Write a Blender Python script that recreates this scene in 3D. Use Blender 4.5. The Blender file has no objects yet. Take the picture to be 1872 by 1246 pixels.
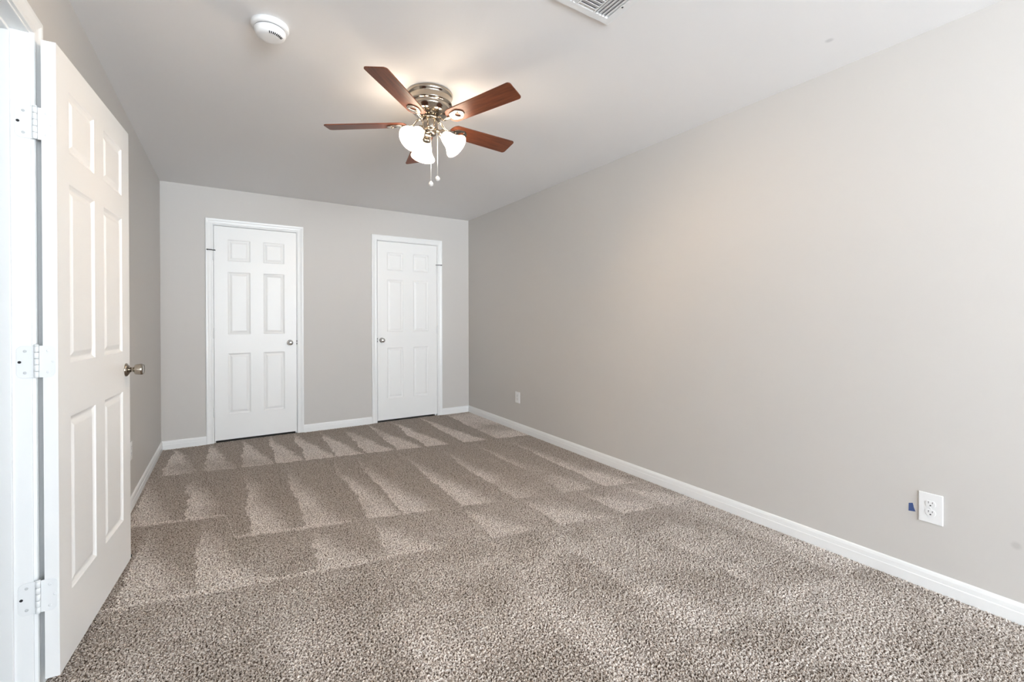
import bpy, math, random
from math import sin, cos, pi, radians
from mathutils import Matrix, Vector

SC = bpy.context.scene
COL = SC.collection
random.seed(7)

# ---------------------------------------------------------------- camera
CAM_F, CAM_YAW, CAM_PITCH, CAM_ROLL, CAM_SY, CAM_H = 814.229, .5657, -.005, -.0019, -36.11, 1.1822
fw = Vector((sin(CAM_YAW) * cos(CAM_PITCH), cos(CAM_YAW) * cos(CAM_PITCH), sin(CAM_PITCH)))
rt = Vector((cos(CAM_YAW), -sin(CAM_YAW), 0))
up = rt.cross(fw)
rt2 = rt * cos(CAM_ROLL) + up * sin(CAM_ROLL)
up2 = -rt * sin(CAM_ROLL) + up * cos(CAM_ROLL)
cd = bpy.data.cameras.new('camera')
cam = bpy.data.objects.new('camera', cd)
COL.objects.link(cam)
cd.sensor_fit = 'HORIZONTAL'
cd.sensor_width = 36.0
cd.lens = CAM_F / 1872 * 36.0
cd.shift_y = CAM_SY / 1872
cd.clip_start = .02
M = Matrix(((rt2.x, up2.x, -fw.x, 0), (rt2.y, up2.y, -fw.y, 0), (rt2.z, up2.z, -fw.z, CAM_H), (0, 0, 0, 1)))
cam.matrix_world = M
SC.camera = cam

# ---------------------------------------------------------------- world, lights, exposure
vs = SC.view_settings
vs.view_transform = 'Standard'
vs.look = 'None'
vs.gamma = 1
vs.use_curve_mapping = False
vs.exposure = 0.9
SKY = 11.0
LAMP = 10.5
BULB = 630.0
HALL_W = 1.5
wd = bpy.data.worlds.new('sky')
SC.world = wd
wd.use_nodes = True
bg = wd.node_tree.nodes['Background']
# overcast sky above, brighter lower half added to lift light onto the ceiling
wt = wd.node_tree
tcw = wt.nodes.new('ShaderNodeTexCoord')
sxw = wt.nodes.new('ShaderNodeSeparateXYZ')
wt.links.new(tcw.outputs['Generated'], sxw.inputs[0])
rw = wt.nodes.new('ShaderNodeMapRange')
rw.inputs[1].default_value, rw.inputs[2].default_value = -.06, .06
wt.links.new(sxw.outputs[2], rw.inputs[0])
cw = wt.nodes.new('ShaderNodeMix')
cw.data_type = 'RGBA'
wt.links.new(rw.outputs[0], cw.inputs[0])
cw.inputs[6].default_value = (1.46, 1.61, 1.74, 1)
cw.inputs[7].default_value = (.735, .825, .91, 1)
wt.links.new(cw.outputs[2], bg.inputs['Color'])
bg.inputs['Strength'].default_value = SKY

XL, XR, YB, YF, H = -.5266, 2.5911, 5.1187, -5.0, 2.44
WT = .118
WIN = (-.35, 2.4, .12, 2.22)          # window opening in the front wall: x0, x1, z0, z1
SIDE = (-4.0, -2.5, .5, 1.9)          # unseen window in the left wall, added for fill light: y0, y1, z0, z1
HALL_Y = -.5


def add_light(name, kind, loc, rot, **kw):
    d = bpy.data.lights.new(name, kind)
    for k, v in kw.items():
        setattr(d, k, v)
    o = bpy.data.objects.new(name, d)
    o.location = loc
    o.rotation_euler = rot
    COL.objects.link(o)
    return o


port = add_light('window_daylight', 'AREA', ((WIN[0] + WIN[1]) / 2, YF - WT - .01, (WIN[2] + WIN[3]) / 2),
                 (radians(90), 0, 0), shape='RECTANGLE', size=WIN[1] - WIN[0], size_y=WIN[3] - WIN[2])
port.data.cycles.is_portal = True
port2 = add_light('fill_window_portal', 'AREA', (XL - WT - .01, (SIDE[0] + SIDE[1]) / 2, (SIDE[2] + SIDE[3]) / 2),
                  (0, radians(-90), 0), shape='RECTANGLE', size=SIDE[3] - SIDE[2], size_y=SIDE[1] - SIDE[0])
port2.data.cycles.is_portal = True
add_light('hall_fill_light', 'AREA', (-1.25, 1.3, H - .02), (0, 0, 0), shape='SQUARE', size=.5,
          energy=HALL_W, color=(.95, .98, 1.0))  # unseen lamp added in the hall to brighten the entry jamb


# ---------------------------------------------------------------- helpers
def prop(o, label=None, cat=None, group=None, kind=None):
    for k, v in (('label', label), ('category', cat), ('group', group), ('kind', kind)):
        if v:
            o[k] = v
    return o


class MB:
    """collects shapes into one mesh"""

    def __init__(self):
        self.v, self.f, self.s = [], [], []

    def add(self, vs_, fs, smooth=False, mat=None):
        n = len(self.v)
        for p in vs_:
            p = Vector(p)
            self.v.append((mat @ p) if mat is not None else p)
        for f in fs:
            self.f.append([i + n for i in f])
            self.s.append(smooth)
        return self

    def box(self, x0, x1, y0, y1, z0, z1, mat=None):
        vs_ = [(x0, y0, z0), (x1, y0, z0), (x1, y1, z0), (x0, y1, z0), (x0, y0, z1), (x1, y0, z1), (x1, y1, z1), (x0, y1, z1)]
        fs = [(0, 3, 2, 1), (4, 5, 6, 7), (0, 1, 5, 4), (1, 2, 6, 5), (2, 3, 7, 6), (3, 0, 4, 7)]
        return self.add(vs_, fs, False, mat)

    def lathe(self, prof, n=32, mat=None, cap=True, smooth=True):
        """prof: list of (r, z) turned about z"""
        vs_, fs = [], []
        for r, z in prof:
            for i in range(n):
                a = 2 * pi * i / n
                vs_.append((r * cos(a), r * sin(a), z))
        for k in range(len(prof) - 1):
            for i in range(n):
                j = (i + 1) % n
                fs.append((k * n + i, k * n + j, (k + 1) * n + j, (k + 1) * n + i))
        self.add(vs_, fs, smooth, mat)
        if cap:
            b = len(self.v) - len(vs_)
            if prof[0][0] > 1e-6:
                self.f.append([b + i for i in reversed(range(n))]); self.s.append(False)
            if prof[-1][0] > 1e-6:
                self.f.append([b + (len(prof) - 1) * n + i for i in range(n)]); self.s.append(False)
        return self

    def tube(self, pts, rad, n=10, mat=None, flat=1.0):
        """tube along pts; rad scalar or list; flat squashes it along its local up"""
        pts = [Vector(p) for p in pts]
        if not isinstance(rad, (list, tuple)):
            rad = [rad] * len(pts)
        vs_, fs = [], []
        for k, p in enumerate(pts):
            t = (pts[min(k + 1, len(pts) - 1)] - pts[max(k - 1, 0)]).normalized()
            ref = Vector((0, 0, 1)) if abs(t.z) < .95 else Vector((1, 0, 0))
            a = t.cross(ref).normalized()
            b = a.cross(t)
            for i in range(n):
                q = 2 * pi * i / n
                vs_.append(p + a * (rad[k] * cos(q)) + b * (rad[k] * flat * sin(q)))
        m = len(pts)
        for k in range(m - 1):
            for i in range(n):
                j = (i + 1) % n
                fs.append((k * n + i, (k + 1) * n + i, (k + 1) * n + j, k * n + j))
        fs.append(tuple(range(n)))
        fs.append(tuple(reversed(range((m - 1) * n, m * n))))
        return self.add(vs_, fs, True, mat)

    def prism(self, poly, z0, z1, mat=None, holes=None):
        """poly in xy, extruded z0..z1"""
        n = len(poly)
        vs_ = [(x, y, z0) for x, y in poly] + [(x, y, z1) for x, y in poly]
        fs = [tuple(reversed(range(n))), tuple(range(n, 2 * n))]
        for i in range(n):
            j = (i + 1) % n
            fs.append((i, j, n + j, n + i))
        return self.add(vs_, fs, False, mat)

    def ring(self, outer, inner, z0, z1, mat=None):
        """closed band between two loops with the same number of points"""
        n = len(outer)
        vs_ = [(x, y, z0) for x, y in outer] + [(x, y, z0) for x, y in inner] + [(x, y, z1) for x, y in outer] + [(x, y, z1) for x, y in inner]
        fs = []
        for i in range(n):
            j = (i + 1) % n
            fs += [(i, n + i, n + j, j), (2 * n + i, 2 * n + j, 3 * n + j, 3 * n + i),
                   (i, j, 2 * n + j, 2 * n + i), (n + i, 3 * n + i, 3 * n + j, n + j)]
        return self.add(vs_, fs, False, mat)

    def build(self, name, mat, parent=None, bevel=0, seg=2, angle=40):
        me = bpy.data.meshes.new(name)
        me.from_pydata([tuple(p) for p in self.v], [], self.f)
        me.polygons.foreach_set('use_smooth', self.s)
        me.validate()
        me.update()
        if mat:
            me.materials.append(mat)
        o = bpy.data.objects.new(name, me)
        COL.objects.link(o)
        if parent:
            o.parent = parent
        if bevel:
            b = o.modifiers.new('edge', 'BEVEL')
            b.width = bevel
            b.segments = seg
            b.limit_method = 'ANGLE'
            b.angle_limit = radians(angle)
            b.harden_normals = False
        return o


def empty(name, loc, rz=0, parent=None):
    o = bpy.data.objects.new(name, None)
    o.empty_display_size = .05
    o.location = loc
    o.rotation_euler = (0, 0, rz)
    if parent:
        o.parent = parent
    COL.objects.link(o)
    return o


def dup(o, parent=None, loc=None, rot=None, kids=True):
    c = o.copy()
    COL.objects.link(c)
    if parent is not None:
        c.parent = parent
    if loc is not None:
        c.location = loc
    if rot is not None:
        c.rotation_euler = rot
    if kids:
        for ch in [x for x in COL.objects if x.parent == o and x != c]:
            dup(ch, c)
    return c


# ---------------------------------------------------------------- materials
def principled(name, col, rough=.5, metal=0.0, spec=.5, emit=None, estr=0):
    m = bpy.data.materials.new(name)
    m.use_nodes = True
    b = m.node_tree.nodes['Principled BSDF']
    b.inputs['Base Color'].default_value = (*col, 1)
    b.inputs['Roughness'].default_value = rough
    b.inputs['Metallic'].default_value = metal
    b.inputs['Specular IOR Level'].default_value = spec
    if emit:
        b.inputs['Emission Color'].default_value = (*emit, 1)
        b.inputs['Emission Strength'].default_value = estr
    return m


class NT:
    """small node-graph writer"""

    def __init__(self, m):
        self.t = m.node_tree
        self.b = self.t.nodes['Principled BSDF']

    def n(self, typ, **kw):
        x = self.t.nodes.new(typ)
        for k, v in kw.items():
            setattr(x, k, v)
        return x

    def put(self, sock, v):
        if isinstance(v, (int, float)):
            sock.default_value = v
        elif isinstance(v, (tuple, list)):
            sock.default_value = v
        else:
            self.t.links.new(v, sock)

    def m(self, op, a, b=None, c=None, clamp=False):
        x = self.n('ShaderNodeMath', operation=op, use_clamp=clamp)
        for i, v in enumerate((a, b, c)):
            if v is not None:
                self.put(x.inputs[i], v)
        return x.outputs[0]

    def smooth(self, v, e0, e1):
        x = self.n('ShaderNodeMapRange', interpolation_type='SMOOTHSTEP', clamp=True)
        self.put(x.inputs[0], v); self.put(x.inputs[1], e0); self.put(x.inputs[2], e1)
        x.inputs[3].default_value = 0; x.inputs[4].default_value = 1
        return x.outputs[0]

    def mix(self, f, a, b, mode='MIX'):
        x = self.n('ShaderNodeMix', data_type='RGBA', blend_type=mode)
        self.put(x.inputs[0], f)
        self.put(x.inputs[6], (*a, 1) if isinstance(a, tuple) and len(a) == 3 else a)
        self.put(x.inputs[7], (*b, 1) if isinstance(b, tuple) and len(b) == 3 else b)
        return x.outputs[2]

    def noise(self, vec, scale, detail=2, rough=.5, dist=0):
        x = self.n('ShaderNodeTexNoise')
        if vec is not None:
            self.t.links.new(vec, x.inputs['Vector'])
        x.inputs['Scale'].default_value = scale
        x.inputs['Detail'].default_value = detail
        x.inputs['Roughness'].default_value = rough
        x.inputs['Distortion'].default_value = dist
        return x

    def ramp(self, f, stops, interp='LINEAR'):
        x = self.n('ShaderNodeValToRGB')
        x.color_ramp.interpolation = interp
        e = x.color_ramp.elements
        while len(e) < len(stops):
            e.new(.5)
        for i, (p, c) in enumerate(stops):
            e[i].position = p
            e[i].color = (*c, 1)
        self.put(x.inputs[0], f)
        return x.outputs[0]

    def bump(self, h, strength, dist):
        x = self.n('ShaderNodeBump')
        self.put(x.inputs['Height'], h)
        x.inputs['Strength'].default_value = strength
        x.inputs['Distance'].default_value = dist
        self.t.links.new(x.outputs[0], self.b.inputs['Normal'])


def painted(name, col, rough, scale=420, strength=.06, spot=None):
    """rolled wall paint with a faint orange peel; spot = (point, radius, darkening) for a scuff"""
    m = principled(name, col, rough, spec=.3)
    g = NT(m)
    geo = g.n('ShaderNodeNewGeometry')
    nz = g.noise(geo.outputs['Position'], scale, 2)
    g.bump(nz.outputs[0], strength, .002)
    if spot:
        d = g.n('ShaderNodeVectorMath', operation='DISTANCE')
        g.t.links.new(geo.outputs['Position'], d.inputs[0])
        d.inputs[1].default_value = spot[0]
        f = g.m('MULTIPLY', g.m('SUBTRACT', 1.0, g.smooth(d.outputs['Value'], spot[1] * .3, spot[1])), spot[2])
        c = g.mix(f, col, tuple(x * .35 for x in col))
        g.t.links.new(c, g.b.inputs['Base Color'])
    return m


WALLC = (.615, .590, .563)
M_WALL = painted('wall paint', WALLC, .55)
M_WALLR = painted('wall paint with scuff', WALLC, .55, spot=((XR, .4098, .2938), .02, .22))
M_CEIL = painted('ceiling paint', (.86, .845, .84), .8, 260, .10, spot=((2.2997, .9368, H), .022, .30))
M_TRIM = principled('white trim enamel', (.87, .875, .87), .32)
M_DOOR = principled('white door enamel', (.89, .89, .88), .38)
M_WHITEP = principled('white plastic', (.85, .85, .85), .35)
M_HINGE = principled('painted hinge', (.84, .85, .85), .3)
M_NICKEL = principled('satin nickel', (.40, .355, .30), .16, 1.0)
M_CHROME = principled('polished chrome', (.72, .72, .72), .08, 1.0)
M_DARKM = principled('dark steel', (.13, .13, .13), .35, .8)
M_BLACK = principled('black rubber', (.012, .011, .01), .6)
M_SLOT = principled('dark slot', (.02, .02, .02), .7)
M_TAPE = principled('blue masking tape', (.055, .095, .25), .7)
M_SCREW = principled('painted screw', (.60, .61, .61), .4)
M_CRYS = principled('clear pull knob', (.66, .63, .60), .08)
M_CHAIN = principled('bright chain', (.85, .82, .78), .3, .6)
M_DUCT = principled('duct interior', (.42, .40, .42), .6)
M_CONC = principled('closet interior paint', (.3, .29, .28), .8)
M_SHADE = principled('glowing frosted glass', (.9, .88, .84), .4, emit=(1.0, .82, .62), estr=LAMP)
M_BULB = principled('glowing bulb', (.9, .9, .9), .4, emit=(1.0, .71, .44), estr=BULB)

# wood of the fan blades
M_WOOD = principled('cherry veneer', (.2, .06, .025), .42)
g = NT(M_WOOD)
tc = g.n('ShaderNodeTexCoord')
mp = g.n('ShaderNodeMapping')
mp.inputs['Scale'].default_value = (2.2, 26, 8)
g.t.links.new(tc.outputs['Object'], mp.inputs[0])
nz = g.noise(mp.outputs[0], 3.0, 6, .6, .6)
g.t.links.new(g.ramp(nz.outputs[0], [(.25, (.060, .016, .008)), (.5, (.135, .036, .014)), (.78, (.215, .064, .025))]), g.b.inputs['Base Color'])
g.bump(nz.outputs[0], .05, .001)

# window glass
M_GLASS = bpy.data.materials.new('window glass')
M_GLASS.use_nodes = True
t = M_GLASS.node_tree
t.nodes.clear()
out = t.nodes.new('ShaderNodeOutputMaterial')
mx = t.nodes.new('ShaderNodeMixShader')
tr = t.nodes.new('ShaderNodeBsdfTransparent')
gl = t.nodes.new('ShaderNodeBsdfGlossy')
gl.inputs['Roughness'].default_value = .02
mx.inputs[0].default_value = .05
t.links.new(tr.outputs[0], mx.inputs[1]); t.links.new(gl.outputs[0], mx.inputs[2]); t.links.new(mx.outputs[0], out.inputs[0])

# carpet: speckled frieze pile with vacuum tracks
M_CARPET = principled('speckled frieze carpet', (.3, .27, .24), .95, spec=.05)
g = NT(M_CARPET)
geo = g.n('ShaderNodeNewGeometry')
P = geo.outputs['Position']
flat = g.n('ShaderNodeVectorMath', operation='MULTIPLY')
g.t.links.new(P, flat.inputs[0]); flat.inputs[1].default_value = (1, 1, 0)
P = flat.outputs[0]
tuft = g.noise(P, 140, 2.5, .62, .35)
fine = g.noise(P, 310, 1.5, .5)
nv = g.m('ADD', g.m('MULTIPLY', tuft.outputs[0], .78), g.m('MULTIPLY', fine.outputs[0], .22))
yarn = g.ramp(nv, [(.36, (.042, .030, .023)), (.425, (.115, .088, .069)), (.468, (.36, .307, .265)), (.52, (.60, .545, .497)), (.61, (.82, .78, .74))])
# vacuum tracks: each row holds sawtooth strokes that start on a crisp edge and fade sideways
sx = g.n('ShaderNodeSeparateXYZ')
g.t.links.new(P, sx.inputs[0])
wob = g.noise(P, 2.4, 2)
wob2 = g.noise(P, 16, 2.5)
X = g.m('ADD', sx.outputs[0], g.m('MULTIPLY', g.m('SUBTRACT', wob.outputs[0], .5), .11))
X = g.m('ADD', X, g.m('MULTIPLY', g.m('SUBTRACT', wob2.outputs[0], .5), .06))
Y = g.m('ADD', sx.outputs[1], g.m('MULTIPLY', g.m('SUBTRACT', wob2.outputs[0], .5), .06))


def line(y0, s):
    return g.m('MULTIPLY_ADD', sx.outputs[0], s, y0)


step = g.m('SUBTRACT', 1.0, g.smooth(sx.outputs[0], -.03, .03))
B = [line(5.12, 0.0), line(4.185, -.17), g.m('ADD', line(2.86, -.25), g.m('MULTIPLY', step, .34)), line(2.33, -.20), line(1.15, -.10)]
ROWS = [([-.43, -.165, .10, .33, .555, .785, 1.035, 1.295, 1.56, 1.91, 2.25], .27, .80, .20, .95),
        ([-.50, -.24, .105, .37, .705, .90, 1.255, 1.595, 1.95, 2.27], .30, .78, .55, .95),
        ([-.40, -.13, .38, .68, 1.21, 1.62, 2.02, 2.36], .34, .95, .60, .80),
        ([-.35, .16, .55, 1.05, 1.50, 1.98, 2.40], .40, 1.0, .75, .42)]
tot = None
for k, (starts, fade, wid, soft, amp) in enumerate(ROWS):
    top, bot = B[k], B[k + 1]
    tt = g.m('DIVIDE', g.m('SUBTRACT', top, Y), g.m('SUBTRACT', top, bot))
    inside = g.m('MULTIPLY', g.m('GREATER_THAN', tt, 0.0), g.m('LESS_THAN', tt, 1.0))
    stops = []
    for i, st in enumerate(starts):
        nxt = starts[i + 1] if i + 1 < len(starts) else st + fade
        e_ = min(nxt - .02, st + fade)
        lo = 1 - (e_ - st) / fade
        stops += [(st - .014, None), (st, 1.0), (e_, lo)]
    pos = lambda v: min(max((v + .6) / 3.4, 0), 1)
    rs = [(pos(p_), ((0.0 if v is None else v),) * 3) for p_, v in stops]
    saw = g.ramp(g.m('DIVIDE', g.m('ADD', X, .6), 3.4), rs[:32])
    val = g.m('ADD', g.m('SUBTRACT', saw, 1.0), g.m('MULTIPLY_ADD', tt, wid, .06))
    lit = g.m('MULTIPLY', g.smooth(val, -.02, soft), g.m('MULTIPLY', inside, amp))
    tot = lit if tot is None else g.m('ADD', tot, lit)
# thin bright ridges where two passes met
for k, x1_ in ((2, .75), (3, .80)):
    dd = g.m('ABSOLUTE', g.m('SUBTRACT', Y, B[k]))
    rd = g.m('MULTIPLY', g.m('SUBTRACT', 1.0, g.smooth(dd, .006, .028)), g.m('SUBTRACT', 1.0, g.smooth(sx.outputs[0], x1_ - .3, x1_)))
    tot = g.m('ADD', tot, g.m('MULTIPLY', rd, .7))
big = g.noise(P, 1.3, 2)
amt = g.m('MULTIPLY', tot, g.smooth(big.outputs[0], .22, .50))
blot = g.noise(P, 3.2, 3, .6, .5)
near = g.m('MULTIPLY', g.smooth(g.m('MULTIPLY', Y, -1.0), -3.2, -1.6), g.m('MULTIPLY_ADD', g.smooth(blot.outputs[0], .36, .62), .45, .28))
amt = g.m('ADD', amt, near, clamp=True)
tone = g.mix(amt, (.80, .76, .72), (1.35, 1.33, 1.33))
col = g.mix(1.0, yarn, tone, 'MULTIPLY')
g.t.links.new(col, g.b.inputs['Base Color'])
dsp = g.n('ShaderNodeDisplacement')
g.put(dsp.inputs['Height'], g.m('MINIMUM', nv, .62))
dsp.inputs['Midlevel'].default_value = .60
dsp.inputs['Scale'].default_value = .045
g.t.links.new(dsp.outputs[0], g.t.nodes['Material Output'].inputs['Displacement'])
M_CARPET.displacement_method = 'BOTH'

# ---------------------------------------------------------------- setting
CW = .057                                        # casing width
DL = (-.1215, .5925)                             # closet door slabs, x range
DR = (1.4300, 2.1560)
DZ0, DZ1 = .020, 2.080
EY0, EY1 = 1.235, 1.998                          # entry opening between its jambs
EZ = 2.084
JT = .018
HX = -1.95                                       # hall far wall
CY = YB + WT + .62                               # closet far wall

fl = MB()
nx, ny = 64, 210
x0, x1, y0, y1 = XL - .02, XR + .02, YF - .02, YB + .02
vs_ = [(x0 + (x1 - x0) * i / nx, y0 + (y1 - y0) * j / ny, 0) for j in range(ny + 1) for i in range(nx + 1)]
fs = [(j * (nx + 1) + i, j * (nx + 1) + i + 1, (j + 1) * (nx + 1) + i + 1, (j + 1) * (nx + 1) + i) for j in range(ny) for i in range(nx)]
fl.add(vs_, fs, True)
floor = fl.build('floor', M_CARPET)
ss = floor.modifiers.new('pile', 'SUBSURF')
ss.subdivision_type = 'SIMPLE'
ss.levels = 0
ss.render_levels = 4
prop(floor, 'brown and beige speckled carpet floor with vacuum tracks', 'floor', kind='structure')

sub = MB()
sub.box(HX - .1, XL - .021, HALL_Y - .1, 3.3, -.12, -.012)
sub.box(XL - .021, XR + .2, YF - .2, YB, -.16, -.06)
sub.box(XL - .2, XR + .2, YB + .021, CY + .1, -.12, -.012)
prop(sub.build('floor_slab', M_CONC), 'plain slab under the carpet and beyond the doorway', 'floor', kind='structure')

c = MB()
c.box(XL - WT - .05, XR + .2, YF - .2, CY + .1, H, H + .12)
c.box(HX - .1, XL - WT - .05, HALL_Y - .1, 3.3, H, H + .12)
prop(c.build('ceiling', M_CEIL), 'flat white painted ceiling with a faint round spot', 'ceiling', kind='structure')

w = MB()
w.box(XR, XR + WT, YF - WT, CY, -.05, H + .01)
prop(w.build('wall_right', M_WALLR), 'long bare greige wall with two outlets', 'wall', kind='structure')

w = MB()
ow = (JT + .004)
w.box(XL - WT, XL, YF - WT, SIDE[0], -.05, H + .01)
w.box(XL - WT, XL, SIDE[1], EY0 - ow, -.05, H + .01)
w.box(XL - WT, XL, SIDE[0], SIDE[1], -.05, SIDE[2])
w.box(XL - WT, XL, SIDE[0], SIDE[1], SIDE[3], H + .01)
w.box(XL - WT, XL, EY1 + ow, CY, -.05, H + .01)
w.box(XL - WT, XL, EY0 - ow, EY1 + ow, EZ + ow, H + .01)
prop(w.build('wall_left', M_WALL), 'greige wall with the open entry doorway', 'wall', kind='structure')

w = MB()
segs = [(XL, DL[0] - .026), (DL[1] + .026, DR[0] - .026), (DR[1] + .026, XR)]
for a, b in segs:
    w.box(a, b, YB, YB + WT, -.05, H + .01)
for a, b in (DL, DR):
    w.box(a - .026, b + .026, YB, YB + WT, DZ1 + .026, H + .01)
prop(w.build('wall_back', M_WALL), 'greige end wall with two white closet doors', 'wall', kind='structure')

w = MB()
w.box(XL - WT, XR + WT, CY, CY + .1, -.05, H + .01)
w.box(1.0, 1.1, YB + WT, CY, -.05, H + .01)
prop(w.build('wall_closet', M_CONC), 'dim wall inside the closets', 'wall', kind='structure')

w = MB()
w.box(XL - WT, WIN[0], YF - WT, YF, -.05, H + .01)
w.box(WIN[1], XR + WT, YF - WT, YF, -.05, H + .01)
w.box(WIN[0], WIN[1], YF - WT, YF, -.05, WIN[2])
w.box(WIN[0], WIN[1], YF - WT, YF, WIN[3], H + .01)
prop(w.build('wall_front', M_WALL), 'greige wall with the wide three light window', 'wall', kind='structure')

w = MB()
w.box(HX - .1, HX, HALL_Y - .1, 3.2, -.05, H + .01)
w.box(HX, XL - WT, 3.1, 3.2, -.05, H + .01)
w.box(HX, XL - WT, HALL_Y - .1, HALL_Y, -.05, H + .01)
prop(w.build('wall_hall', principled('hall paint', (.78, .78, .77), .6)), 'pale hallway wall beyond the entry doorway', 'wall', kind='structure')

# window behind the camera
def window(name, label, loc, rz, ww, wh, lights):
    """frame set in the wall; local +y looks into the room"""
    wn = empty(name, loc, rz)
    prop(wn, label, 'window', kind='structure')
    f = MB()
    f.box(-ww / 2, ww / 2, -.09, -.02, 0, .04); f.box(-ww / 2, ww / 2, -.09, -.02, wh - .04, wh)
    f.box(-ww / 2, -ww / 2 + .04, -.09, -.02, .04, wh - .04); f.box(ww / 2 - .04, ww / 2, -.09, -.02, .04, wh - .04)
    f.build('window_frame', M_TRIM, wn)
    for k in range(lights):
        x0_, x1_ = -ww / 2 + ww * k / lights, -ww / 2 + ww * (k + 1) / lights
        if k:
            f = MB(); f.box(x0_ - .05, x0_ + .05, -.09, -.02, .04, wh - .04); f.build('mullion', M_TRIM, wn)
        f = MB(); f.box(x0_ + (.05 if k else .04), x1_ - (.05 if k < lights - 1 else .04), -.058, -.052, .04, wh - .04); f.build('pane', M_GLASS, wn)
    f = MB(); f.box(-ww / 2 - .05, ww / 2 + .05, -.02, .05, -.03, 0); f.build('window_sill', M_TRIM, wn, .004)


window('window_1', 'wide three light white window letting daylight in', ((WIN[0] + WIN[1]) / 2, YF, WIN[2]), 0, WIN[1] - WIN[0], WIN[3] - WIN[2], 3)

window('fill_window', 'unseen two light white window added for fill light', (XL, (SIDE[0] + SIDE[1]) / 2, SIDE[2]), radians(-90), SIDE[1] - SIDE[0], SIDE[3] - SIDE[2], 2)

# casings: a mitred colonial profile run up one side, over the head and down the other
CAS = [(0, 0), (0, .0085), (.005, .0105), (.018, .0095), (.030, .0115), (.042, .0155), (.051, .0165), (.0555, .0155), (.057, .012), (.057, 0)]


def casing(x0, x1, zt, fn):
    b = MB()
    n = len(CAS)
    vs_, fs = [], []
    for u, d in CAS:
        for p in ((x0 - u, 0), (x0 - u, zt + u), (x1 + u, zt + u), (x1 + u, 0)):
            vs_.append(fn(p[0], d, p[1]))
    for i in range(n):
        j = (i + 1) % n
        for k in range(3):
            fs.append((i * 4 + k, j * 4 + k, j * 4 + k + 1, i * 4 + k + 1))
    fs.append(tuple(i * 4 for i in range(n)))
    fs.append(tuple(i * 4 + 3 for i in reversed(range(n))))
    return b.add(vs_, fs)


def door_trim(name, label, x0, x1, zt, fn, jamb_fn):
    """x0,x1,zt: opening between jamb faces"""
    e = empty(name, fn(( x0 + x1) / 2, 0, 0))
    prop(e, label, 'door trim', kind='structure')
    inv = Matrix.Translation(-e.location)
    b = casing(x0 - .006, x1 + .006, zt + .006, fn)
    b.v = [inv @ p for p in b.v]
    b.build('casing', M_TRIM, e)
    j = MB()
    jamb_fn(j)
    j.v = [inv @ p for p in j.v]
    j.build('jamb', M_TRIM, e, .0015)
    return e


def cl_jamb(d):
    def fn(j):
        a, b = d[0] - .003, d[1] + .003
        zt = DZ1 + .004
        j.box(a - JT, a, YB - .0005, YB + WT, -.03, zt + JT)
        j.box(b, b + JT, YB - .0005, YB + WT, -.03, zt + JT)
        j.box(a, b, YB - .0005, YB + WT, zt, zt + JT)
        j.box(a, a + .012, YB + .040, YB + .075, -.03, zt)
        j.box(b - .012, b, YB + .040, YB + .075, -.03, zt)
        j.box(a + .012, b - .012, YB + .040, YB + .075, zt - .012, zt)
    return fn


bfn = lambda x, d, z: Vector((x, YB - d, z))
for nm, d, lab in (('trim_1', DL, 'white casing around the closet door nearer the open entry door'), ('trim_2', DR, 'white casing around the closet door nearer the long wall')):
    door_trim(nm, lab, d[0] - .003, d[1] + .003, DZ1 + .004, bfn, cl_jamb(d))


def en_jamb(j):
    a, b, zt = EY0, EY1, EZ
    X0, X1 = XL - WT, XL + .0005
    j.box(X0, X1, a - JT, a, -.03, zt + JT)
    j.box(X0, X1, b, b + JT, -.03, zt + JT)
    j.box(X0, X1, a, b, zt, zt + JT)
    s0, s1 = XL - .078, XL - .042
    j.box(s0, s1, a, a + .011, -.03, zt)
    j.box(s0, s1, b - .011, b, -.03, zt)
    j.box(s0, s1, a + .011, b - .011, zt - .011, zt)


door_trim('trim_3', 'white jamb and casing of the open entry doorway', EY0, EY1, EZ, lambda x, d, z: Vector((XL + d, x, z)), en_jamb)

# baseboards
BP = [(0, 0), (.0125, 0), (.0125, .040), (.0105, .0425), (.0095, .062), (.0065, .0725), (.003, .0766), (0, .0766)]


def baseboard(name, label, runs):
    """runs: list of (start, end, normal) on the floor"""
    b = MB()
    n = len(BP)
    for s, e, nv in runs:
        s, e, nv = Vector((*s, 0)), Vector((*e, 0)), Vector((*nv, 0))
        vs_ = [p + nv * d + Vector((0, 0, z if z else -.02)) for p in (s, e) for d, z in BP]
        fs = [(i, (i + 1) % n, n + (i + 1) % n, n + i) for i in range(n)] + [tuple(reversed(range(n))), tuple(range(n, 2 * n))]
        b.add(vs_, fs)
    prop(b.build(name, M_TRIM), label, 'baseboard', kind='structure')


cwo = .003 + .006 + CW
baseboard('baseboard_back', 'white baseboard pieces along the end wall', [((XL, YB), (DL[0] - cwo, YB), (0, -1)), ((DL[1] + cwo, YB), (DR[0] - cwo, YB), (0, -1)), ((DR[1] + cwo, YB), (XR, YB), (0, -1))])
baseboard('baseboard_right', 'long white baseboard under the bare wall with outlets', [((XR, YF), (XR, YB), (-1, 0))])
baseboard('baseboard_left', 'white baseboard behind the open entry door', [((XL, YF), (XL, EY0 - .006 - CW), (1, 0)), ((XL, EY1 + .006 + CW), (XL, YB), (1, 0))])
baseboard('baseboard_front', 'white baseboard under the window', [((XL, YF), (XR, YF), (0, 1))])


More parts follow.
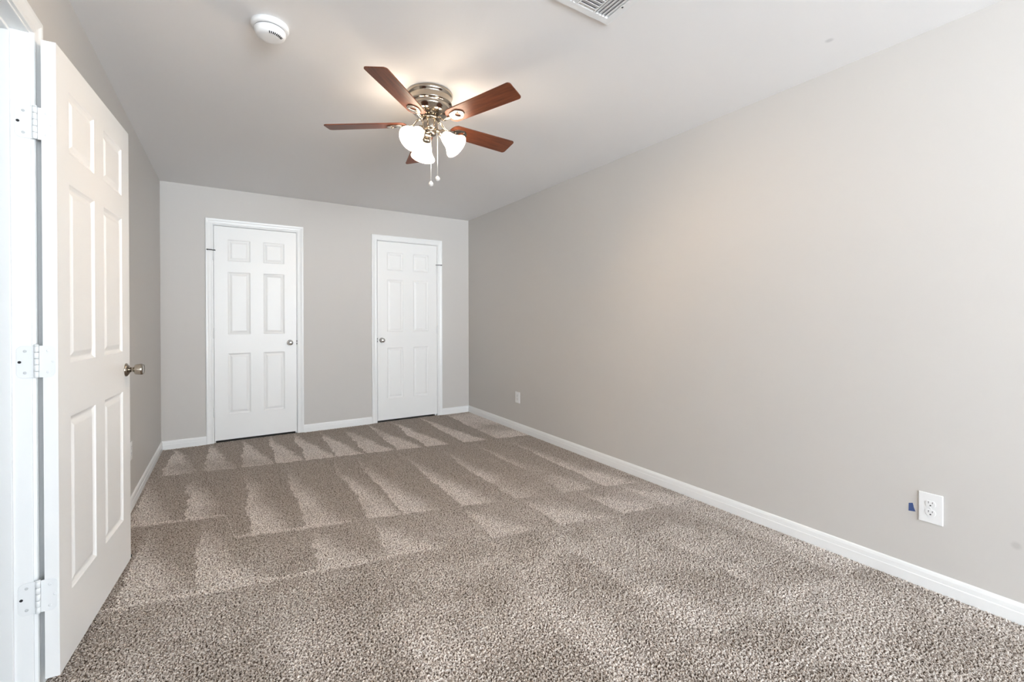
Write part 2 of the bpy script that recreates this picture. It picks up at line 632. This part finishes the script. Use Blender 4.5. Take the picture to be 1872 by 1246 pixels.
# ---------------------------------------------------------------- doors
def six_panel(w, h, t, cols, rows):
    """moulded six panel slab; front face at y=0 looking to -y, hinge edge at x=0"""
    b = MB()
    LOOP = [(0, 0), (.004, .0035), (.011, .0075), (.016, .0085), (.021, .0075), (.034, .0025), (.038, .0018)]
    xs = [0] + [v for c_ in cols for v in c_] + [w]
    zs = [0] + [v for r_ in rows for v in r_] + [h]
    for yf, sg in ((0.0, 1), (t, -1)):
        for i in range(len(xs) - 1):
            for j in range(len(zs) - 1):
                a, c_, d, e = xs[i], xs[i + 1], zs[j], zs[j + 1]
                if i % 2 and j % 2:
                    vs_, fs = [], []
                    for (o, dep) in LOOP:
                        y = yf + sg * dep
                        vs_ += [(a + o, y, d + o), (c_ - o, y, d + o), (c_ - o, y, e - o), (a + o, y, e - o)]
                    for k in range(len(LOOP) - 1):
                        for q in range(4):
                            r_ = (q + 1) % 4
                            fs.append((k * 4 + q, k * 4 + r_, k * 4 + 4 + r_, k * 4 + 4 + q))
                    k = (len(LOOP) - 1) * 4
                    fs.append((k, k + 1, k + 2, k + 3))
                else:
                    vs_ = [(a, yf, d), (c_, yf, d), (c_, yf, e), (a, yf, e)]
                    fs = [(0, 1, 2, 3)]
                if sg < 0:
                    fs = [tuple(reversed(x)) for x in fs]
                b.add(vs_, fs)
    b.add([(0, 0, 0), (w, 0, 0), (w, t, 0), (0, t, 0), (0, 0, h), (w, 0, h), (w, t, h), (0, t, h)],
          [(0, 3, 2, 1), (4, 5, 6, 7), (1, 2, 6, 5), (3, 0, 4, 7)])
    return b


AXY = Matrix.Rotation(radians(90), 4, 'X')       # local z -> -y


def knob(parent, x, z, y, mat, prof, rose, sgn=1):
    """knob with its axis along -y from the door face"""
    base = Matrix.Translation((x, y, z)) @ (AXY if sgn > 0 else Matrix.Rotation(radians(-90), 4, 'X'))
    a = MB(); a.lathe(rose, 32, base)
    r_ = a.build('knob_rose', mat, parent)
    b = MB(); b.lathe(prof, 32, base)
    b.build('knob', mat, r_)


ROSE = [(.031, 0), (.031, .002), (.029, .006), (.022, .011), (.0135, .015), (.0125, .018)]
BALL = [(.011, .014), (.0105, .024), (.013, .029), (.021, .034), (.0255, .041), (.0265, .048), (.0245, .055), (.019, .0605), (.010, .063), (0, .0635)]
TULIP = [(.0115, .014), (.011, .026), (.0125, .030), (.0225, .034), (.0240, .040), (.0262, .056), (.0255, .062), (.0225, .0655), (.0215, .0640), (.012, .0650), (0, .0655)]


def barrel(parent, x, z0, z1, y):
    """white hinge knuckle between slab and casing"""
    b = MB()
    b.lathe([(.0035, z0 - .004), (.0058, z0), (.0058, z1), (.0035, z1 + .004)], 14, Matrix.Translation((x, y, 0)))
    k = b.build('hinge', M_HINGE, parent)
    return k


rows = [(.243, .833), (1.016, 1.623), (1.728, 1.937)]
for nm, d, hinge_left, lab in (('door_1', DL, True, 'white six panel closet door nearer the open entry door'),
                               ('door_2', DR, False, 'white six panel closet door nearer the long wall with outlets')):
    w_ = d[1] - d[0]
    e = empty(nm, (d[0], YB + .001, DZ0))
    prop(e, lab, 'door', kind='structure')
    slab = six_panel(w_, DZ1 - DZ0, .035, [(.111, .301), (w_ - .301, w_ - .111)], rows).build('door_leaf', M_DOOR, e)
    kx = .530 - d[0] if hinge_left else 1.4794 - d[0]
    knob(e, kx, .942 - DZ0, 0, M_CHROME, BALL, ROSE)
    hx = -.0015 if hinge_left else w_ + .0015
    for z0, z1 in ((1.752, 1.838), (1.006, 1.094), (.247, .335)):
        barrel(e, hx, z0 - DZ0, z1 - DZ0, -.0055)
    lx = w_ + .0014 if hinge_left else -.0014
    b = MB(); b.box(lx - .0013, lx + .0013, .001, .02, .913 - DZ0, .973 - DZ0); b.box(lx - .0035, lx + .0035, -.003, .002, .923 - DZ0, .938 - DZ0); b.box(lx - .0035, lx + .0035, -.003, .002, .95 - DZ0, .965 - DZ0)
    b.build('latch_plate', M_SLOT, e)
    # hinge pin door stop on the top hinge
    zz = 1.843 - DZ0
    sg = 1 if hinge_left else -1
    b = MB()
    b.lathe([(.0075, 0), (.0075, .004)], 14, Matrix.Translation((hx, -.0055, zz)))
    b.tube([(hx, -.0055, zz + .002), (hx - sg * .020, -.028, zz + .002), (hx - sg * .052, -.034, zz + .002)], .0046, 8)
    b.tube([(hx, -.0055, zz + .002), (hx + sg * .010, -.016, zz + .002)], .0042, 8)
    st = b.build('hinge_pin_stop', M_DARKM, e)
    b = MB()
    b.tube([(hx - sg * .050, -.034, zz + .002), (hx - sg * .050, -.0185, zz + .002)], .0060, 10)
    b.tube([(hx + sg * .010, -.016, zz + .002), (hx + sg * .012, -.0005, zz + .002)], .0046, 10)
    b.build('stop_tip', M_DARKM, st)

# entry door swung open against the left wall
ED = Vector((.0778, .99697, 0))
ew = .797
ea = math.atan2(ED.y, ED.x)
e = empty('door_3', (-.466, 1.993, .036), ea)
prop(e, 'white six panel entry door standing open with white hinges', 'door', kind='structure')
six_panel(ew, 2.034, .035, [(.098, .338), (.442, ew - .112)], [(.227, .817), (1.0, 1.607), (1.712, 1.921)]).build('door_leaf', M_DOOR, e)
knob(e, ew - .062, .912, 0, M_NICKEL, TULIP, ROSE)
knob(e, ew - .062, .912, .035, M_NICKEL, TULIP, ROSE, -1)
b = MB(); b.box(ew - .0005, ew + .0012, .006, .029, .885, .940); b.build('latch_plate', M_NICKEL, e)


def rounded(x0, x1, z0, z1, r, side):
    """rectangle with two rounded corners on the given side (+1: x1, -1: x0); points in (x, z)"""
    pts = []
    if side > 0:
        pts += [(x0, z0)]
        pts += [(x1 - r + r * sin(a), z0 + r - r * cos(a)) for a in [pi / 2 * k / 6 for k in range(7)]]
        pts += [(x1 - r + r * cos(a), z1 - r + r * sin(a)) for a in [pi / 2 * k / 6 for k in range(7)]]
        pts += [(x0, z1)]
    else:
        pts += [(x1, z1)]
        pts += [(x0 + r - r * sin(a), z1 - r + r * cos(a)) for a in [pi / 2 * k / 6 for k in range(7)]]
        pts += [(x0 + r - r * cos(a), z0 + r - r * sin(a)) for a in [pi / 2 * k / 6 for k in range(7)]]
        pts += [(x1, z0)]
    return pts


# hinges: one leaf on the jamb, one on the door edge, knuckles between (built in world axes, then brought under the door)
inv = (Matrix.Translation(e.location) @ Matrix.Rotation(ea, 4, 'Z')).inverted()
for zc in (1.803, 1.050, .304):
    hy = EY1 - .0012
    zc0, zc1 = zc - .0505, zc + .0505
    b = MB()
    tm = Matrix(((1, 0, 0, 0), (0, 0, -1, hy), (0, 1, 0, 0), (0, 0, 0, 1)))     # (x, z, out) -> world, out = -y
    b.prism(rounded(-.5605, -.520, zc0, zc1, .016, -1), -.0015, .0010, inv @ tm)
    # leaf on the door edge: in door axes, edge plane x=0, thickness along y
    te = Matrix(((0, 0, -1, -.0002), (-1, 0, 0, .0), (0, 1, 0, -.036), (0, 0, 0, 1)))   # (s, z, out)
    b.prism(rounded(-.043, -.004, zc0, zc1, .016, 1), -.0002, .0016, te)
    hg = b.build('hinge', M_HINGE, e, .0005, 1)
    kn = MB()
    ks = (zc1 - zc0) / 5
    for q in range(5):
        kn.lathe([(.0048, zc0 + q * ks + .0004), (.0060, zc0 + q * ks + .0012), (.0060, zc0 + (q + 1) * ks - .0012), (.0048, zc0 + (q + 1) * ks - .0004)], 16,
                 inv @ Matrix.Translation((-.5145, EY1 - .0065, 0)))
    kn.lathe([(.0062, zc1), (.0062, zc1 + .003), (.003, zc1 + .005)], 16, inv @ Matrix.Translation((-.5145, EY1 - .0065, 0)))
    k = kn.build('hinge_knuckle', M_HINGE, hg)
    for sx_, sz_ in ((-.553, 0), (-.541, .034), (-.541, -.034)):
        s = MB(); s.lathe([(.0042, 0), (.0042, .0008), (.0018, .0004), (0, .0002)], 12, inv @ tm @ Matrix.Translation((sx_, zc + sz_, .001)))
        s.build('screw', M_SCREW if sz_ else M_SLOT, hg)
    for sx_, sz_ in ((-.010, 0), (-.022, .034), (-.022, -.034)):
        s = MB(); s.lathe([(.0042, 0), (.0042, .0006), (.0018, .0003), (0, .0002)], 12, te @ Matrix.Translation((sx_, zc + sz_, .0016)))
        s.build('screw', M_HINGE, hg)

# spring door stop on the left baseboard, its black tip just past the open door
e = empty('door_stop', (XL + .0125, 2.822, .033))
prop(e, 'black tipped spring door stop on the baseboard behind the open entry door', 'door stop')
b = MB(); b.lathe([(.010, 0), (.010, .003), (.006, .006)], 16, Matrix.Rotation(radians(90), 4, 'Y')); b.build('stop_base', M_NICKEL, e)
b = MB()
b.tube([(.004 + .085 * k / 160, .0052 * cos(k * .7), .0052 * sin(k * .7)) for k in range(161)], .0011, 6)
b.build('spring', M_NICKEL, e)
b = MB(); b.lathe([(.007, .087), (.0085, .090), (.0085, .104), (.006, .109), (0, .110)], 16, Matrix.Rotation(radians(90), 4, 'Y')); b.build('rubber_tip', M_BLACK, e)


# ---------------------------------------------------------------- outlets and tape
def outlet_proto(loc, rz, label, w_=.081, h_=.130):
    """duplex outlet; local face looks to -y"""
    e = empty('wall_outlet', loc, rz)
    prop(e, label, 'outlet', 'wall outlets')
    p = MB(); p.box(-w_ / 2, w_ / 2, -.0062, 0, -h_ / 2, h_ / 2)
    p.build('cover_plate', M_WHITEP, e, .0028, 3)
    for k in (1, -1):
        zc = k * .0195
        pts = []
        for q in range(28):
            a = 2 * pi * q / 28
            pts.append((.0172 * cos(a), max(-.0135, min(.0135, .0172 * sin(a)))))
        tm = Matrix.Translation((0, -.0062, zc)) @ AXY
        r_ = MB(); r_.prism(pts, -.001, .0018, tm)
        rc = r_.build('receptacle', M_WHITEP, e, .0006, 2)
        s = MB()
        s.box(-.0073, -.0055, -.0082, -.0078, zc + .001, zc + .0100)
        s.box(.0055, .0073, -.0082, -.0078, zc + .002, zc + .0090)
        s.prism([(.0030 * cos(2 * pi * q / 14), max(-.0022, .0030 * sin(2 * pi * q / 14))) for q in range(14)], .0016, .0020, Matrix.Translation((0, -.0062, zc - .0070)) @ AXY)
        s.build('socket_slots', M_SLOT, rc)
    s = MB(); s.lathe([(.0034, 0), (.0030, .0010), (0, .0012)], 12, Matrix.Translation((0, -.0062, 0)) @ AXY)
    s.build('plate_screw', M_WHITEP, e)
    return e


outlet_proto((XR, .6605, .3512), radians(-90), 'large white duplex outlet with a scrap of blue tape beside it')
outlet_proto((XR, 3.967, .3490), radians(-90), 'white outlet low on the long wall near the closet corner', .086, .118)
outlet_proto((XL, 3.622, .363), radians(90), 'white outlet mostly hidden behind the edge of the open entry door', .075, .117)
b = MB()
b.prism([(.7361, .3483), (.7223, .3530), (.7200, .3440), (.7185, .3346), (.7124, .3171), (.7250, .3150), (.7368, .3132)], 0, .0006,
        Matrix(((0, 0, -1, XR), (1, 0, 0, 0), (0, 1, 0, 0), (0, 0, 0, 1))))
prop(b.build('painters_tape', M_TAPE), 'torn scrap of blue tape stuck to the wall beside the near outlet', 'tape')

# ---------------------------------------------------------------- ceiling fixtures
DOWN = Matrix.Rotation(pi, 4, 'X')
e = empty('smoke_detector', (.1535, 2.165, H))
prop(e, 'round white smoke detector on the ceiling by the doorway', 'smoke detector')
b = MB(); b.lathe([(.068, 0), (.072, .002), (.073, .012), (.0705, .020), (.064, .0225), (.050, .0225)], 48, DOWN); b.build('mounting_base', M_WHITEP, e)
b = MB(); b.lathe([(.0565, .021), (.0585, .0225), (.0585, .026), (.0565, .026)], 48, DOWN, cap=False); b.build('shadow_gap', M_DARKM, e)
b = MB(); b.lathe([(.055, .0225), (.0602, .0262), (.0600, .036), (.0565, .046), (.049, .0535), (.036, .0572), (.026, .0580), (0, .0585)], 48, DOWN); cv = b.build('cover', M_WHITEP, e)
b = MB()
for k in range(-4, 5):
    a = radians(-62) + k * .155
    tm = Matrix.Rotation(a, 4, 'Z') @ Matrix.Translation((.0455, 0, -.0548)) @ Matrix.Rotation(radians(-28), 4, 'Y')
    b.box(-.005, .005, -.0018, .0018, -.0010, .0010, tm)
b.build('sounder_slots', M_SLOT, cv)
b = MB(); b.lathe([(.0022, 0), (.0022, .0012), (0, .0018)], 10, Matrix.Translation((.022, -.020, -.0580)) @ DOWN); b.build('indicator_lamp', M_WHITEP, cv)

# supply register, mostly out of frame
VX0, VX1, VY0, VY1 = 1.065, 1.367, 1.088, 1.390
e = empty('air_vent', ((VX0 + VX1) / 2, (VY0 + VY1) / 2, H))
prop(e, 'white louvered supply vent on the ceiling', 'vent')
hs, hi = .151, .118
b = MB()
sq_ = lambda s: [(-s, -s), (s, -s), (s, s), (-s, s)]
b.ring(sq_(hs), sq_(hi), -.008, 0)
b.build('vent_frame', M_WHITEP, e, .003, 2)
b = MB(); b.box(-hi, hi, -hi, hi, -.0008, -.0002); b.build('duct_throat', M_DUCT, e)
xm = 1.260 - (VX0 + VX1) / 2
b = MB(); b.box(xm - .003, xm + .003, -hi, hi, -.0085, -.001); b.box(-xm - .003, -xm + .003, -hi, hi, -.0085, -.001); b.build('divider', M_WHITEP, e)
for k in range(4):
    for sg in (1, -1):
        xx = sg * (xm + .0145 + k * .0165)
        b = MB(); b.box(-.0088, .0088, -hi, hi, -.0006, .0006, Matrix.Translation((xx, 0, -.0055)) @ Matrix.Rotation(sg * radians(-24), 4, 'Y'))
        b.build('louver', M_WHITEP, e)
for k in range(13):
    yy = -hi + .010 + k * .0182
    b = MB(); b.box(-xm + .003, xm - .003, -.0098, .0098, -.0006, .0006, Matrix.Translation((0, yy, -.0055)) @ Matrix.Rotation(radians(24), 4, 'X'))
    b.build('louver', M_WHITEP, e)
for sx_, sy_ in ((1, .037), (-1, -.037)):
    b = MB(); b.lathe([(.0042, 0), (.0036, .0014), (0, .0018)], 12, Matrix.Translation((sx_ * .1225, sy_, -.008)) @ DOWN); b.build('screw', M_DARKM, e)

# ---------------------------------------------------------------- ceiling fan
FX, FY = .9537, 2.3529
fan = empty('ceiling_fan', (FX, FY, H))
prop(fan, 'five blade cherry and nickel ceiling fan with three lit glass shades', 'ceiling fan')
HOUS = [(.112, 0), (.1235, .0015), (.1265, .006), (.1265, .014), (.1235, .022), (.1195, .026), (.1180, .032), (.1185, .048), (.1215, .054), (.1225, .060), (.1200, .065),
        (.1120, .067), (.1095, .070), (.1085, .076), (.1100, .081), (.1090, .088), (.1040, .096), (.1000, .099), (.0985, .104), (.0900, .112), (.0740, .118), (.052, .1195), (.030, .1195)]
b = MB(); b.lathe(HOUS, 64, DOWN); b.build('motor_housing', M_NICKEL, fan)
b = MB(); b.lathe([(.044, .118), (.046, .121), (.0455, .136), (.052, .1375), (.056, .140), (.056, .1455), (.050, .148), (.030, .148)], 48, DOWN); b.build('flywheel', M_NICKEL, fan)
b = MB(); b.lathe([(.030, .147), (.0425, .149), (.0440, .153), (.0440, .196), (.0425, .200), (.036, .204), (.030, .206), (.030, .214), (.0335, .217), (.0335, .226), (.022, .233), (0, .236)], 40, DOWN)
b.build('switch_housing', M_NICKEL, fan)

# blades: root outline with rounded heel, straight tip with rounded corners
BR, BW = .5672, .1215
PH = 3.8904
PITCH = -.2298
ZB = 2.2707 - H
TILT = Matrix(((1, 0, 0, 0), (0, 1, 0, 0), (.0256, -.0577, 1, 0), (0, 0, 0, 1)))
TILT = Matrix.Rotation(math.atan(-.0577), 4, 'X') @ Matrix.Rotation(-math.atan(.0256), 4, 'Y')
out_ = []
wr = .104                                           # width near the root
for k in range(13):                                 # heel
    a = pi / 2 + pi * k / 12
    out_.append((.165 + .035 * cos(a), wr / 2 * sin(a)))
rc_ = .018
for k in range(7):
    a = -pi / 2 + (pi / 2) * k / 6
    out_.append((BR - rc_ + rc_ * cos(a), -BW / 2 + rc_ + rc_ * sin(a)))
for k in range(7):
    a = (pi / 2) * k / 6
    out_.append((BR - rc_ + rc_ * cos(a), BW / 2 - rc_ + rc_ * sin(a)))
bl = MB(); bl.prism(out_, -.003, .003)
blade0 = bl.build('blade', M_WOOD, fan, .0016, 2, 60)
# iron: flat fork plate under the blade and an S arm back to the flywheel
ir = MB()
n = 36
po, pi_ = [], []
for k in range(n):
    a = 2 * pi * k / n
    rr = 1.0 + .13 * cos(3 * a) + .05 * cos(6 * a)
    po.append((.188 + .044 * cos(a) * rr, .034 * sin(a) * (1.0 + .50 * cos(a)) * rr))
    pi_.append((.199 + .015 * cos(a), .0150 * sin(a) * (1.0 + .60 * cos(a))))
ir.ring(po, pi_, -.0095, -.0032)
iron0 = ir.build('blade_iron', M_NICKEL, fan, .0022, 2, 30)
BLV = []
for k in range(5):
    a = PH + k * radians(72)
    mtx = Matrix.Translation((0, 0, ZB)) @ TILT @ Matrix.Rotation(a, 4, 'Z') @ Matrix.Rotation(PITCH, 4, 'X')
    bo = blade0 if k == 0 else dup(blade0, fan, kids=False)
    bo.matrix_local = mtx
    io = iron0 if k == 0 else dup(iron0, fan, kids=False)
    io.matrix_local = mtx
    # arm in the fan's own axes
    inv_ = mtx
    pts = []
    r0 = Vector((.050 * cos(a), .050 * sin(a), -.1425))
    r1 = Vector((.072 * cos(a), .072 * sin(a), -.1480))
    p3 = mtx @ Vector((.122, 0, -.0085))
    p4 = mtx @ Vector((.152, 0, -.0065))
    p2 = (r1 + p3) / 2 + Vector((0, 0, -.010))
    ctrl = [r0, r1, p2, p3, p4]
    for s_ in range(17):
        tt = s_ / 16 * 4
        i_ = min(int(tt), 3)
        u_ = tt - i_
        P0, P1, P2, P3 = ctrl[max(i_ - 1, 0)], ctrl[i_], ctrl[i_ + 1], ctrl[min(i_ + 2, 4)]
        pts.append(.5 * ((2 * P1) + (-P0 + P2) * u_ + (2 * P0 - 5 * P1 + 4 * P2 - P3) * u_ ** 2 + (-P0 + 3 * P1 - 3 * P2 + P3) * u_ ** 3))
    b = MB(); b.tube(pts, [.0085 + .004 * abs(q / 16 - .5) for q in range(17)], 12, None, .55)
    ao = b.build('iron_arm', M_NICKEL, io)
    ao.matrix_local = mtx.inverted()
    for px_, py_ in ((.214, .019), (.214, -.019), (.166, 0)):
        b = MB(); b.lathe([(.0046, 0), (.0040, .0018), (0, .0026)], 10, Matrix.Translation((px_, py_, -.0095)) @ DOWN)
        b.build('screw', M_NICKEL, io)

# light kit: three bell shades on short arms
BELL = [(.0215, .0), (.0240, .004), (.0290, .012), (.0345, .026), (.0385, .042), (.0430, .058), (.0500, .074), (.0600, .088), (.0680, .098), (.0700, .104)]
for az, tl in ((radians(84), radians(46)), (radians(-43), radians(46)), (radians(207), radians(46))):
    d = Vector((cos(az), sin(az), 0))
    hub = Vector((0, 0, -.212)) + d * .028
    sock = Vector((0, 0, -.214)) + d * .060
    ax = (d * sin(tl) + Vector((0, 0, -1)) * cos(tl)).normalized()
    b = MB(); b.tube([hub, (hub + sock) / 2 + Vector((0, 0, .006)), sock, sock + ax * .012], [.0085, .0080, .0085, .0095], 12)
    ar = b.build('lamp_arm', M_NICKEL, fan)
    rot = ax.to_track_quat('Z', 'Y').to_matrix().to_4x4()
    fm = Matrix.Translation(sock + ax * .004) @ rot
    b = MB(); b.lathe([(.010, 0), (.0225, .004), (.0245, .010), (.0245, .030), (.0225, .031)], 28, fm); b.build('socket_cup', M_NICKEL, ar)
    sm = Matrix.Translation(sock + ax * .026) @ rot
    b = MB()
    b.lathe(BELL, 30, sm, cap=False)
    sh = b.build('lamp_shade', M_SHADE, fan)
    sl = sh.modifiers.new('glass', 'SOLIDIFY'); sl.thickness = .0025; sl.offset = -1
    b = MB(); b.lathe([(0, .000), (.011, .002), (.012, .012), (.017, .030), (.0205, .044), (.018, .057), (.010, .064), (0, .066)], 18, sm); b.build('bulb', M_BULB, sh)

for (px_, py_, z1_, z0_) in ((.0030, -.0030, -.230, 1.944 - H), (.0340, -.0230, -.196, 1.972 - H)):
    b = MB()
    b.tube([(px_, py_, z1_), (px_, py_, z0_)], .0021, 8)
    ch = b.build('pull_chain', M_CHAIN, fan)
    b = MB(); b.lathe([(.0022, .010), (.0055, .008), (.0105, .003), (.0135, -.004), (.0138, -.008), (.0115, -.014), (.0065, -.0185), (0, -.020)], 20, Matrix.Translation((px_, py_, z0_)))
    b.build('pull_knob', M_CRYS, ch)
